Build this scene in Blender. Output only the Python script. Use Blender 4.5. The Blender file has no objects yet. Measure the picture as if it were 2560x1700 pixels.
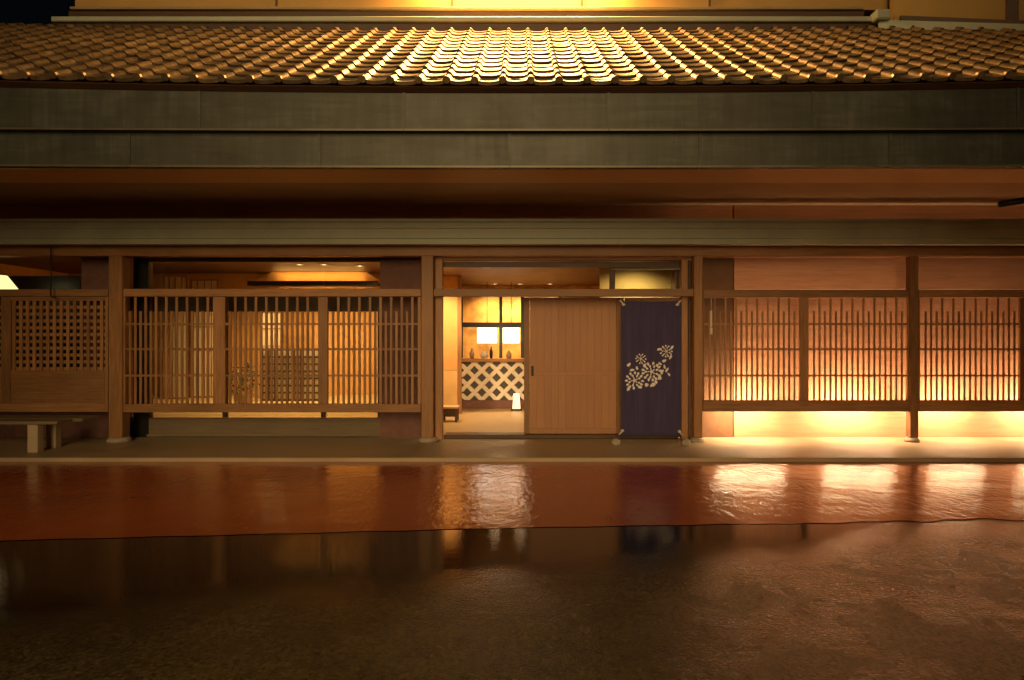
import bpy, bmesh, math, random
from mathutils import Vector, Matrix
R = math.radians
random.seed(7)
scene = bpy.context.scene
col = scene.collection

# ------------------------------------------------------------------ camera
F = 1600.0            # focal length in photo pixels (photo 2560 wide)
CX, CY = 1303.0, 850.0
EYE = 1.43
cam_d = bpy.data.cameras.new("camera")
cam_d.sensor_width = 36.0
cam_d.lens = 36.0 * F / 2560.0
cam_d.shift_x = -(CX - 1280.0) / 2560.0
cam_d.clip_end = 500
cam = bpy.data.objects.new("camera", cam_d)
cam.location = (0, 0, EYE)
cam.rotation_euler = (R(90), 0, 0)
col.objects.link(cam)
scene.camera = cam

# ------------------------------------------------------------------ world, moon-weak sun, exposure
SUN_EL, SUN_AZ = 12.0, 0.0
world = bpy.data.worlds.new("World")
scene.world = world
world.use_nodes = True
wn = world.node_tree
wn.nodes.clear()
sky = wn.nodes.new("ShaderNodeTexSky")
sky.sky_type = 'NISHITA'
sky.sun_disc = False
sky.sun_elevation = R(SUN_EL)
sky.sun_rotation = R(180 + SUN_AZ)
bg = wn.nodes.new("ShaderNodeBackground")
bg.inputs[1].default_value = 0.0006
wo = wn.nodes.new("ShaderNodeOutputWorld")
wn.links.new(sky.outputs[0], bg.inputs[0])
wn.links.new(bg.outputs[0], wo.inputs[0])
sun_d = bpy.data.lights.new("sun", 'SUN')
sun_d.energy = 2.3
sun_d.angle = R(38)
sun_d.color = (1.0, 0.66, 0.30)
sun = bpy.data.objects.new("sun", sun_d)
sun.rotation_euler = (R(90 - SUN_EL), 0, R(-SUN_AZ))
sun.location = (0, -6, 6)
col.objects.link(sun)

scene.view_settings.view_transform = 'Standard'
scene.view_settings.look = 'None'
scene.view_settings.exposure = 0.0
scene.view_settings.gamma = 1.0
scene.cycles.use_denoising = True
scene.cycles.max_bounces = 8
scene.cycles.diffuse_bounces = 4
scene.cycles.glossy_bounces = 4
scene.cycles.transmission_bounces = 6
scene.cycles.transparent_max_bounces = 12
scene.cycles.sample_clamp_indirect = 4.0
scene.cycles.caustics_reflective = False
scene.cycles.caustics_refractive = False

# ------------------------------------------------------------------ helpers
def X(px, d): return (px - CX) * d / F
def Z(py, d): return EYE - (py - CY) * d / F

ORIGIN = {}
def wloc(o): return ORIGIN.get(o.name, Vector((0, 0, 0))) if o else Vector((0, 0, 0))

def link(o, loc, parent=None):
    loc = Vector(loc)
    col.objects.link(o)
    ORIGIN[o.name] = loc
    if parent:
        o.parent = parent
        o.location = loc - wloc(parent)
    else:
        o.location = loc
    return o

def tag(o, label=None, cat=None, group=None, kind=None):
    if label: o["label"] = label
    if cat: o["category"] = cat
    if group: o["group"] = group
    if kind: o["kind"] = kind
    return o

def empty(name, loc, label=None, cat=None, group=None):
    o = bpy.data.objects.new(name, None)
    o.empty_display_size = 0.1
    link(o, loc)
    return tag(o, label, cat, group)

def mesh_obj(name, verts, faces, mat, parent=None, loc=None, smooth=False):
    """verts are world coordinates; the object's origin goes to loc (default base centre)"""
    vs = [Vector(v) for v in verts]
    if loc is None:
        mn = [min(v[i] for v in vs) for i in range(3)]
        mx = [max(v[i] for v in vs) for i in range(3)]
        loc = Vector(((mn[0] + mx[0]) / 2, (mn[1] + mx[1]) / 2, mn[2]))
    loc = Vector(loc)
    me = bpy.data.meshes.new(name)
    me.from_pydata([tuple(v - loc) for v in vs], [], faces)
    if smooth:
        for p in me.polygons: p.use_smooth = True
    me.materials.append(mat)
    me.update()
    o = bpy.data.objects.new(name, me)
    return link(o, loc, parent)

def bm_obj(name, bm, mat, loc, parent=None, smooth=False):
    """bm in local coordinates around loc"""
    me = bpy.data.meshes.new(name)
    bmesh.ops.recalc_face_normals(bm, faces=bm.faces)
    bm.to_mesh(me); bm.free()
    if smooth:
        for p in me.polygons: p.use_smooth = True
    me.materials.append(mat)
    o = bpy.data.objects.new(name, me)
    return link(o, loc, parent)

BOX = {}
def box(name, x0, x1, y0, y1, z0, z1, mat, parent=None, bev=0.0, rot=None):
    sx, sy, sz = x1 - x0, y1 - y0, z1 - z0
    key = (round(sx, 4), round(sy, 4), round(sz, 4), mat.name, bev)
    me = BOX.get(key)
    if me is None:
        bm = bmesh.new()
        bmesh.ops.create_cube(bm, size=1.0)
        bmesh.ops.scale(bm, vec=(sx, sy, sz), verts=bm.verts)
        if bev > 0:
            bmesh.ops.bevel(bm, geom=bm.edges[:], offset=min(bev, 0.4 * min(sx, sy, sz)), segments=1, affect='EDGES')
        me = bpy.data.meshes.new(name)
        bm.to_mesh(me); bm.free()
        me.materials.append(mat)
        BOX[key] = me
    o = bpy.data.objects.new(name, me)
    link(o, ((x0 + x1) / 2, (y0 + y1) / 2, (z0 + z1) / 2), parent)
    if rot: o.rotation_euler = rot
    return o

def pbox(name, px0, px1, py0, py1, d, thick, mat, parent=None, bev=0.0):
    """a box whose front face at depth d covers the photo rectangle"""
    return box(name, X(px0, d), X(px1, d), d, d + thick, Z(py1, d), Z(py0, d), mat, parent, bev)

def lathe(name, prof, loc, mat, parent=None, n=20, smooth=True):
    bm = bmesh.new()
    rings = []
    for r, z in prof:
        if r < 1e-5:
            rings.append([bm.verts.new((0, 0, z))])
        else:
            rings.append([bm.verts.new((r * math.cos(2 * math.pi * k / n), r * math.sin(2 * math.pi * k / n), z)) for k in range(n)])
    for a, b in zip(rings, rings[1:]):
        for k in range(n):
            k2 = (k + 1) % n
            if len(a) == 1 and len(b) == 1: continue
            if len(a) == 1: bm.faces.new((a[0], b[k], b[k2]))
            elif len(b) == 1: bm.faces.new((a[k], a[k2], b[0]))
            else: bm.faces.new((a[k], a[k2], b[k2], b[k]))
    return bm_obj(name, bm, mat, loc, parent, smooth)

def tube(name, pts, r, loc, mat, parent=None, n=6):
    bm = bmesh.new()
    pts = [Vector(p) for p in pts]
    rings = []
    for i, p in enumerate(pts):
        d = (pts[min(i + 1, len(pts) - 1)] - pts[max(i - 1, 0)]).normalized()
        a = d.cross(Vector((0, 0, 1)) if abs(d.z) < 0.9 else Vector((1, 0, 0))).normalized()
        b = d.cross(a)
        rings.append([bm.verts.new(p + a * r * math.cos(2 * math.pi * k / n) + b * r * math.sin(2 * math.pi * k / n)) for k in range(n)])
    for A, B in zip(rings, rings[1:]):
        for k in range(n):
            bm.faces.new((A[k], A[(k + 1) % n], B[(k + 1) % n], B[k]))
    bm.faces.new(rings[0]); bm.faces.new(rings[-1][::-1])
    return bm_obj(name, bm, mat, loc, parent, True)

# ------------------------------------------------------------------ materials
def new_mat(name):
    m = bpy.data.materials.new(name)
    m.use_nodes = True
    nt = m.node_tree
    return m, nt, nt.nodes["Principled BSDF"]

def nd(nt, t, **kw):
    n = nt.nodes.new(t)
    for k, v in kw.items(): setattr(n, k, v)
    return n

def coords(nt, scale, rnd=True):
    tc = nd(nt, "ShaderNodeTexCoord")
    mp = nd(nt, "ShaderNodeMapping")
    mp.inputs["Scale"].default_value = scale
    if rnd:
        oi = nd(nt, "ShaderNodeObjectInfo")
        mu = nd(nt, "ShaderNodeVectorMath", operation='SCALE')
        cb = nd(nt, "ShaderNodeCombineXYZ")
        for i in range(3): nt.links.new(oi.outputs["Random"], cb.inputs[i])
        nt.links.new(cb.outputs[0], mu.inputs[0]); mu.inputs["Scale"].default_value = 37.0
        ad = nd(nt, "ShaderNodeVectorMath", operation='ADD')
        nt.links.new(tc.outputs["Object"], ad.inputs[0]); nt.links.new(mu.outputs[0], ad.inputs[1])
        nt.links.new(ad.outputs[0], mp.inputs[0])
    else:
        nt.links.new(tc.outputs["Object"], mp.inputs[0])
    return mp.outputs[0]

def noise(nt, vec, scale, detail=4, rough=0.55, dist=0.0):
    n = nd(nt, "ShaderNodeTexNoise")
    n.inputs["Scale"].default_value = scale
    n.inputs["Detail"].default_value = detail
    n.inputs["Roughness"].default_value = rough
    n.inputs["Distortion"].default_value = dist
    if vec is not None: nt.links.new(vec, n.inputs["Vector"])
    return n.outputs["Fac"]

def ramp(nt, fac, stops):
    r = nd(nt, "ShaderNodeValToRGB")
    e = r.color_ramp.elements
    while len(e) < len(stops): e.new(0.5)
    for k, (p, c) in enumerate(stops):
        e[k].position = p
        e[k].color = c if len(c) == 4 else (*c, 1)
    nt.links.new(fac, r.inputs[0])
    return r.outputs["Color"]

def mrange(nt, v, a, b, c, d):
    n = nd(nt, "ShaderNodeMapRange")
    for i, x in enumerate((a, b, c, d)): n.inputs[i + 1].default_value = x
    nt.links.new(v, n.inputs[0])
    return n.outputs[0]

def bump(nt, b, h, strength, dist):
    n = nd(nt, "ShaderNodeBump")
    n.inputs["Strength"].default_value = strength
    n.inputs["Distance"].default_value = dist
    nt.links.new(h, n.inputs["Height"])
    nt.links.new(n.outputs[0], b.inputs["Normal"])
    return n

def wood(name, dark, light, axis='Z', rough=0.5, scale=1.0, var=(0.72, 1.2)):
    m, nt, b = new_mat(name)
    s = {'X': (1.2, 16, 16), 'Z': (16, 16, 1.2), 'Y': (16, 1.2, 16)}[axis]
    v = coords(nt, tuple(k * scale for k in s))
    g = noise(nt, v, 2.2, 5, 0.62, 0.6)
    v2 = coords(nt, (1.3, 1.3, 1.3))
    w = noise(nt, v2, 1.0, 3, 0.5)
    mx = nd(nt, "ShaderNodeMath", operation='MULTIPLY_ADD')
    nt.links.new(w, mx.inputs[0]); mx.inputs[1].default_value = 0.5
    nt.links.new(g, mx.inputs[2])
    c = ramp(nt, mx.outputs[0], [(0.45, dark), (1.0, light)])
    oi = nd(nt, "ShaderNodeObjectInfo")
    hs = nd(nt, "ShaderNodeHueSaturation")
    nt.links.new(c, hs.inputs["Color"])
    nt.links.new(mrange(nt, oi.outputs["Random"], 0, 1, var[0], var[1]), hs.inputs["Value"])
    nt.links.new(hs.outputs[0], b.inputs["Base Color"])
    nt.links.new(mrange(nt, g, 0.3, 0.7, rough - 0.08, rough + 0.12), b.inputs["Roughness"])
    bump(nt, b, g, 0.25, 0.004)
    return m

def plain(name, c, rough=0.6, metal=0.0, var=0.15, nscale=6.0, bumpd=0.002):
    m, nt, b = new_mat(name)
    v = coords(nt, (1, 1, 1))
    g = noise(nt, v, nscale, 5, 0.6)
    lo = tuple(x * (1 - var) for x in c); hi = tuple(min(1, x * (1 + var)) for x in c)
    nt.links.new(ramp(nt, g, [(0.3, lo), (0.7, hi)]), b.inputs["Base Color"])
    nt.links.new(mrange(nt, g, 0.3, 0.7, max(0.02, rough - 0.07), min(1, rough + 0.07)), b.inputs["Roughness"])
    b.inputs["Metallic"].default_value = metal
    if bumpd: bump(nt, b, g, 0.3, bumpd)
    return m

def emit(name, c, s, base=(0.8, 0.75, 0.65)):
    m, nt, b = new_mat(name)
    b.inputs["Base Color"].default_value = (*base, 1)
    b.inputs["Emission Color"].default_value = (*c, 1)
    b.inputs["Emission Strength"].default_value = s
    b.inputs["Roughness"].default_value = 0.7
    return m

M = {}
M['cedar_v'] = wood("cedar_vertical", (0.21, 0.10, 0.038), (0.46, 0.235, 0.095), 'Z')
M['cedar_h'] = wood("cedar_horizontal", (0.21, 0.10, 0.038), (0.46, 0.235, 0.095), 'X')
M['door_wood'] = wood("door_cedar", (0.40, 0.185, 0.084), (0.50, 0.245, 0.112), 'Z', var=(0.95, 1.05))
M['red_board'] = wood("red_board", (0.38, 0.185, 0.10), (0.56, 0.29, 0.165), 'X', 0.55, 0.7)
M['dark_wood'] = wood("dark_stained_wood", (0.055, 0.028, 0.013), (0.12, 0.06, 0.028), 'X')
M['eave_wood'] = wood("eave_wood", (0.28, 0.20, 0.105), (0.42, 0.30, 0.16), 'X')
M['dark_wood_v'] = wood("dark_stained_wood_vertical", (0.055, 0.028, 0.013), (0.12, 0.06, 0.028), 'Z')
M['pale_wood'] = wood("pale_wood", (0.38, 0.25, 0.13), (0.58, 0.42, 0.24), 'X')
M['lip_wood'] = wood("lip_wood", (0.50, 0.36, 0.16), (0.66, 0.50, 0.26), 'X')  # paler and yellower: the lit look of the soffit lip is in the colour
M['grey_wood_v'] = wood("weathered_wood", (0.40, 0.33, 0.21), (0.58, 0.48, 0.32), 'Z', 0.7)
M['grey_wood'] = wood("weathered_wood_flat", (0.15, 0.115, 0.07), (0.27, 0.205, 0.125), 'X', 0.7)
M['plum'] = plain("plum_plaster", (0.20, 0.102, 0.082), 0.85, 0, 0.2, 9, 0.004)
M['brown_plaster'] = plain("brown_plaster", (0.15, 0.075, 0.035), 0.85, 0, 0.2, 9, 0.004)
M['plaster'] = plain("ochre_plaster", (0.62, 0.36, 0.13), 0.9, 0, 0.10, 4, 0.003)
M['plaster_pale'] = plain("pale_ochre_plaster", (0.66, 0.46, 0.20), 0.9, 0, 0.10, 4, 0.003)
M['gold_wall'] = plain("gold_leaf_paper", (0.66, 0.36, 0.09), 0.7, 0, 0.45, 3.2, 0.002)
M['side_wall'] = plain("pale_green_ochre_plaster", (0.50, 0.44, 0.18), 0.85, 0, 0.10, 3, 0.002)
M['upper_wall'] = plain("upper_ochre_wall", (0.48, 0.31, 0.10), 0.85, 0, 0.10, 2, 0.003)
m, nt, b = new_mat("aged_copper")
v = coords(nt, (1, 1, 1))
big = noise(nt, v, 1.4, 5, 0.65, 0.4)
mp = nd(nt, "ShaderNodeMapping"); mp.inputs["Scale"].default_value = (14, 14, 0.8); nt.links.new(v, mp.inputs[0])
stk = noise(nt, mp.outputs[0], 1.0, 4, 0.6, 0.8)
mp2 = nd(nt, "ShaderNodeMapping"); mp2.inputs["Scale"].default_value = (0.9, 1, 9); nt.links.new(v, mp2.inputs[0])
lay = noise(nt, mp2.outputs[0], 1.2, 4, 0.6, 1.2)
s1 = nd(nt, "ShaderNodeMath", operation='MULTIPLY_ADD'); nt.links.new(stk, s1.inputs[0]); s1.inputs[1].default_value = 0.55; nt.links.new(big, s1.inputs[2])
s2 = nd(nt, "ShaderNodeMath", operation='MULTIPLY_ADD'); nt.links.new(lay, s2.inputs[0]); s2.inputs[1].default_value = 0.55; nt.links.new(s1.outputs[0], s2.inputs[2])
s3 = nd(nt, "ShaderNodeMath", operation='MULTIPLY'); nt.links.new(s2.outputs[0], s3.inputs[0]); s3.inputs[1].default_value = 0.476
nt.links.new(ramp(nt, s3.outputs[0], [(0.36, (0.042, 0.042, 0.033)), (0.52, (0.062, 0.066, 0.053)), (0.66, (0.105, 0.114, 0.098))]), b.inputs["Base Color"])
nt.links.new(mrange(nt, big, 0.3, 0.7, 0.42, 0.6), b.inputs["Roughness"])
b.inputs["Metallic"].default_value = 0.3
bump(nt, b, s2.outputs[0], 0.3, 0.006)
M['copper'] = m
M['copper_lip_lit'] = plain("lit_copper_edge", (0.135, 0.122, 0.085), 0.45, 0.35, 0.3, 3.0, 0.003)  # paler copper: the highlight on the sheet lips is painted into the colour
M['rail_metal'] = plain("rail_cladding", (0.44, 0.47, 0.36), 0.5, 0.1, 0.12, 2.0, 0.003)
M['black'] = plain("black_lacquer", (0.012, 0.011, 0.010), 0.35, 0, 0.2, 5, 0)
M['black_metal'] = plain("black_iron", (0.02, 0.018, 0.016), 0.5, 0.6, 0.2, 5, 0)
M['stone'] = plain("base_stone", (0.42, 0.36, 0.28), 0.8, 0, 0.25, 18, 0.006)
M['white_plaster'] = plain("white_plaster", (0.84, 0.80, 0.70), 0.8, 0, 0.06, 12, 0.002)
M['namako'] = plain("dark_wall_tile", (0.05, 0.045, 0.04), 0.4, 0, 0.2, 9, 0)
M['tatami'] = plain("tatami", (0.48, 0.36, 0.17), 0.8, 0, 0.1, 20, 0.002)
M['hall_floor'] = plain("hall_floor_stone", (0.34, 0.24, 0.11), 0.45, 0, 0.15, 5, 0.002)
M['leaf'] = plain("leaf", (0.05, 0.075, 0.025), 0.5, 0, 0.3, 9, 0)
M['ceramic'] = plain("ceramic_glaze", (0.45, 0.30, 0.16), 0.25, 0, 0.2, 12, 0)
M['paper'] = plain("shoji_paper", (0.74, 0.66, 0.50), 0.9, 0, 0.04, 12, 0)

# roof tile: smoked silver clay
m, nt, b = new_mat("smoked_clay_tile")
v = coords(nt, (1, 1, 1))
g = noise(nt, v, 14, 4, 0.6)
c = ramp(nt, g, [(0.3, (0.15, 0.105, 0.062)), (0.72, (0.27, 0.195, 0.12))])
oi = nd(nt, "ShaderNodeObjectInfo")
hs = nd(nt, "ShaderNodeHueSaturation")
nt.links.new(c, hs.inputs["Color"])
geo = nd(nt, "ShaderNodeNewGeometry")
rs = nd(nt, "ShaderNodeMath", operation='ADD'); nt.links.new(oi.outputs["Random"], rs.inputs[0]); nt.links.new(geo.outputs["Random Per Island"], rs.inputs[1])
rf = nd(nt, "ShaderNodeMath", operation='FRACT'); nt.links.new(rs.outputs[0], rf.inputs[0])
nt.links.new(mrange(nt, rf.outputs[0], 0, 1, 0.66, 1.28), hs.inputs["Value"])
nt.links.new(hs.outputs[0], b.inputs["Base Color"])
b.inputs["Metallic"].default_value = 0.55
nt.links.new(mrange(nt, g, 0.3, 0.7, 0.38, 0.56), b.inputs["Roughness"])
bump(nt, b, g, 0.2, 0.003)
M['tile'] = m

# glass
m, nt, b = new_mat("window_glass")
out = nt.nodes["Material Output"]
nt.nodes.remove(b)
tr = nd(nt, "ShaderNodeBsdfTransparent"); tr.inputs[0].default_value = (0.93, 0.95, 0.92, 1)
gl = nd(nt, "ShaderNodeBsdfGlossy"); gl.inputs["Roughness"].default_value = 0.02
fr = nd(nt, "ShaderNodeFresnel"); fr.inputs[0].default_value = 1.45
mx = nd(nt, "ShaderNodeMixShader")
nt.links.new(fr.outputs[0], mx.inputs[0]); nt.links.new(tr.outputs[0], mx.inputs[1]); nt.links.new(gl.outputs[0], mx.inputs[2])
nt.links.new(mx.outputs[0], out.inputs[0])
M['glass'] = m

# navy cloth
m, nt, b = new_mat("navy_cloth")
v = coords(nt, (1, 1, 1), False)
wv = noise(nt, v, 260, 2, 0.5)
st = nd(nt, "ShaderNodeMapping"); st.inputs["Scale"].default_value = (9, 1, 0.6); nt.links.new(v, st.inputs[0])
w2 = noise(nt, st.outputs[0], 2, 3, 0.5)
nt.links.new(ramp(nt, w2, [(0.3, (0.050, 0.042, 0.110)), (0.7, (0.072, 0.060, 0.150))]), b.inputs["Base Color"])
b.inputs["Roughness"].default_value = 0.9
b.inputs["Sheen Weight"].default_value = 0.15
bump(nt, b, wv, 0.3, 0.001)
M['navy'] = m
M['print'] = plain("cream_print", (0.90, 0.86, 0.84), 0.9, 0, 0.12, 30, 0)
M['knot'] = plain("white_cord", (0.75, 0.68, 0.60), 0.8, 0, 0.1, 40, 0)

# concrete apron
m, nt, b = new_mat("apron_concrete")
v = coords(nt, (1, 1, 1), False)
g = noise(nt, v, 1.1, 6, 0.6); h = noise(nt, v, 60, 3, 0.6)
nt.links.new(ramp(nt, g, [(0.3, (0.38, 0.30, 0.18)), (0.7, (0.54, 0.43, 0.27))]), b.inputs["Base Color"])
nt.links.new(mrange(nt, g, 0.35, 0.65, 0.38, 0.7), b.inputs["Roughness"])
bump(nt, b, h, 0.3, 0.003)
M['concrete'] = m

# wet red paving
def sc_noise(nt, v, sc, scale, detail=4, rough=0.6, dist=0.0):
    mp = nd(nt, "ShaderNodeMapping"); mp.inputs["Scale"].default_value = sc
    nt.links.new(v, mp.inputs[0])
    return noise(nt, mp.outputs[0], scale, detail, rough, dist)
def madd(nt, a_, k, c_):
    n_ = nd(nt, "ShaderNodeMath", operation='MULTIPLY_ADD')
    nt.links.new(a_, n_.inputs[0]); n_.inputs[1].default_value = k
    if isinstance(c_, (int, float)): n_.inputs[2].default_value = c_
    else: nt.links.new(c_, n_.inputs[2])
    return n_.outputs[0]
m, nt, b = new_mat("wet_red_paving")
v = coords(nt, (1, 1, 1), False)
g = noise(nt, v, 0.7, 5, 0.6)
rip = sc_noise(nt, v, (1.0, 0.42, 1), 18.0, 4, 0.6, 0.6)
swell = sc_noise(nt, v, (0.7, 1.0, 1), 2.2, 3, 0.5, 0.3)
fine = noise(nt, v, 52, 3, 0.65)
nt.links.new(ramp(nt, madd(nt, fine, 0.5, g), [(0.45, (0.36, 0.060, 0.010)), (1.0, (0.58, 0.112, 0.020))]), b.inputs["Base Color"])
nt.links.new(mrange(nt, g, 0.35, 0.65, 0.05, 0.11), b.inputs["Roughness"])
bump(nt, b, madd(nt, swell, 2.5, madd(nt, fine, 0.16, rip)), 1.0, 0.0042)
M['red_paving'] = m

# wet asphalt with a film of standing water towards the paving
m, nt, b = new_mat("wet_asphalt")
v = coords(nt, (1, 1, 1), False)
g = noise(nt, v, 0.8, 5, 0.6); grit = noise(nt, v, 75, 4, 0.75); wav = sc_noise(nt, v, (0.6, 1.4, 1), 4.0, 5, 0.65, 0.5)
vor = nd(nt, "ShaderNodeTexVoronoi"); vor.inputs["Scale"].default_value = 62.0; nt.links.new(v, vor.inputs["Vector"])
sp = nd(nt, "ShaderNodeSeparateXYZ"); nt.links.new(v, sp.inputs[0])
# distance behind the paving edge (object origin lies on that edge), shrinking to the right
far = madd(nt, g, 1.1, madd(nt, sp.outputs[0], -0.30, sp.outputs[1]))
film = mrange(nt, far, -1.1, -0.1, 0.0, 1.0)   # 1 = water film
patch = noise(nt, v, 1.9, 6, 0.7, 0.6)
dry = mrange(nt, patch, 0.38, 0.62, 0.16, 0.36)
rmx = nd(nt, "ShaderNodeMix"); rmx.data_type = 'FLOAT'
nt.links.new(film, rmx.inputs[0]); nt.links.new(dry, rmx.inputs[2]); rmx.inputs[3].default_value = 0.03
nt.links.new(rmx.outputs[0], b.inputs["Roughness"])
stone_c = ramp(nt, vor.outputs["Color"], [(0.1, (0.052, 0.042, 0.021)), (0.9, (0.215, 0.18, 0.082))])
st_ = nd(nt, "ShaderNodeMixRGB", blend_type='MULTIPLY'); st_.inputs[0].default_value = 1.0
nt.links.new(stone_c, st_.inputs[1]); nt.links.new(ramp(nt, patch, [(0.35, (0.55, 0.55, 0.55)), (0.65, (1.25, 1.22, 1.15))]), st_.inputs[2])
stone_c = st_.outputs[0]
dk = nd(nt, "ShaderNodeMixRGB"); dk.inputs[2].default_value = (0.016, 0.012, 0.007, 1)
nt.links.new(film, dk.inputs[0]); nt.links.new(stone_c, dk.inputs[1])
nt.links.new(dk.outputs[0], b.inputs["Base Color"])
hgt_ = madd(nt, wav, 2.0, madd(nt, vor.outputs["Distance"], -0.9, grit))
bn = bump(nt, b, hgt_, 0.3, 0.008)
nt.links.new(mrange(nt, film, 0, 1, 0.5, 0.03), bn.inputs["Strength"])
M['asphalt'] = m

AMBER = (1.0, 0.52, 0.15)
WARM = (1.0, 0.62, 0.28)
M['strip'] = emit("light_strip_glow", (1.0, 0.66, 0.36), 165.0)
M['ledge_tube'] = emit("ledge_tube_glow", (1.0, 0.50, 0.13), 34.0)
M['lantern'] = emit("lantern_paper", (1.0, 0.88, 0.70), 2.6)
M['andon'] = emit("andon_paper", (1.0, 0.72, 0.40), 1.5)
M['pendant'] = emit("pendant_shade", (1.0, 0.80, 0.34), 1.3)
M['bulb'] = emit("lamp_bulb", (1.0, 0.72, 0.38), 8.0)
M['shoji_glow'] = M['paper']

def point(name, loc, watts, c, r, parent):
    l = bpy.data.lights.new(name, 'POINT')
    l.energy = watts; l.color = c; l.shadow_soft_size = r
    o = bpy.data.objects.new(name, l)
    return link(o, loc, parent)

# ------------------------------------------------------------------ depths (metres from the camera)
YP = 8.63       # front of the posts
YW = 9.10       # front of the wall
YB = 12.85      # counter front in the hall
XL, XR = -9.2, 9.2

# ------------------------------------------------------------------ ground
GE = 4.87       # paving / asphalt edge at x=0
def edge_y(x):
    rag = max(0.0, min(1.0, (x - 1.6) / 1.5))
    return 4.87 + (0.085 if x < 0 else 0.055) * x + rag * (0.02 * math.sin(2.3 * x) + 0.022 * math.sin(7.1 * x + 1) + 0.016 * math.sin(17.3 * x) + 0.01 * math.sin(41 * x)) + 0.006 * math.sin(9 * x)
road = mesh_obj("road", [(-60, -60, 0), (60, -60, 0), (60, 60, 0), (-60, 60, 0)], [(0, 1, 2, 3)], M['asphalt'], loc=(0, GE, 0))
tag(road, kind="structure")
vs, fs = [], []
n = 480
for i in range(n + 1):
    x = XL * 2 + (XR - XL) * 2 * i / n
    e_ = edge_y(x)
    vs += [(x, e_, 0.004), (x, 7.60, 0.004)]
for i in range(n):
    a = 2 * i
    fs.append((a, a + 2, a + 3, a + 1))
pav = mesh_obj("red_pavement", vs, fs, M['red_paving'], loc=(0, GE, 0.0))
tag(pav, kind="structure")
apron = box("concrete_apron", XL * 2, XR * 2, 7.5, 9.6, -0.05, 0.05, M['concrete'], None, 0.008)
tag(apron, kind="structure")
G = 0.05       # top of the apron

# ------------------------------------------------------------------ the building
B = empty("restaurant_building", (0, YW, 0), "timber restaurant front with lattice screens under a tiled roof", "building")

# tiled roof
ANG = math.atan2(1.94, 2.98)
CA, SA = math.cos(ANG), math.sin(ANG)
EY, EZ = 6.06, 3.86
SLOPE = math.hypot(2.98, 1.94)
NROW = 14
EXPO = SLOPE / NROW
TW = 0.265
def sori(x, s):
    return 0.055 * (abs(x) / 4.9) ** 2.2 * (1 - 0.55 * s / SLOPE) if abs(x) < 12 else 0
def rp(x, s, nn):
    return Vector((x, EY + s * CA - nn * SA, EZ + s * SA + nn * CA + sori(x, s)))

PROFILE = [(0.0, 0.006), (0.010, 0.026), (0.027, 0.040), (0.046, 0.034), (0.060, 0.013), (0.074, 0.000), (0.12, -0.006), (0.18, -0.006), (0.235, -0.001), (0.268, 0.008)]
def tile_geo(eave):
    L = EXPO + 0.05
    T = 0.016
    vs, fs = [], []
    P = len(PROFILE)
    for s, lift in ((0.0, 0.025), (L, 0.002)):
        for x, h in PROFILE: vs.append((x, s, h + lift))
    for i in range(P - 1): fs.append((i, i + 1, P + i + 1, P + i))
    o = len(vs)
    drop = 0.034 if eave else T
    for x, h in PROFILE: vs.append((x, 0, h + 0.025))
    for x, h in PROFILE: vs.append((x, 0.0 if eave else 0.004, (min(h, 0.02) + 0.025 - drop) if eave else h + 0.025 - T))
    for i in range(P - 1): fs.append((o + P + i, o + P + i + 1, o + i + 1, o + i))
    o = len(vs)
    for s, lift in ((0.0, 0.025), (L, 0.002)):
        vs.append((0.0, s, 0.012 + lift)); vs.append((0.0, s, -0.016 + lift))
    fs.append((o, o + 2, o + 3, o + 1))
    if eave:   # round end cap on the roll
        o = len(vs)
        k = 10
        for j in range(k): vs.append((0.030 + 0.036 * math.cos(2 * math.pi * j / k), -0.016, 0.036 + 0.036 * math.sin(2 * math.pi * j / k)))
        fs.append(tuple(range(o, o + k)))
        for j in range(k): vs.append((0.030 + 0.036 * math.cos(2 * math.pi * j / k), 0.02, 0.036 + 0.036 * math.sin(2 * math.pi * j / k)))
        for j in range(k): fs.append((o + j, o + k + j, o + k + (j + 1) % k, o + (j + 1) % k))
    return vs, fs
def tile_mesh(name, eave):
    vs, fs = tile_geo(eave)
    me = bpy.data.meshes.new(name)
    # local frame: x, along slope, normal -> world axes
    me.from_pydata([(x, s * CA - nn * SA, s * SA + nn * CA) for x, s, nn in vs], [], fs)
    for p in me.polygons[:len(PROFILE) - 1]: p.use_smooth = True
    me.materials.append(M['tile'])
    me.update()
    return me
TM, TE = tile_mesh("roof_tile", False), tile_mesh("eave_tile", True)
# tiled surface under the tiles
RX = 10.6
vs, fs = [], []
n = 60
for i in range(n + 1):
    x = -RX + 2 * RX * i / n
    vs += [rp(x, -0.02, -0.03), rp(x, SLOPE + 0.1, -0.03), rp(x, SLOPE + 0.1, -0.09), rp(x, 0.02, -0.09)]
for i in range(n):
    a = 4 * i; c = a + 4
    fs += [(a, c, c + 1, a + 1), (a + 3, a + 2, c + 2, c + 3), (a, a + 3, c + 3, c)]
roof = mesh_obj("roof", vs, fs, M['dark_wood'], B, loc=(0, EY, EZ))

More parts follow.
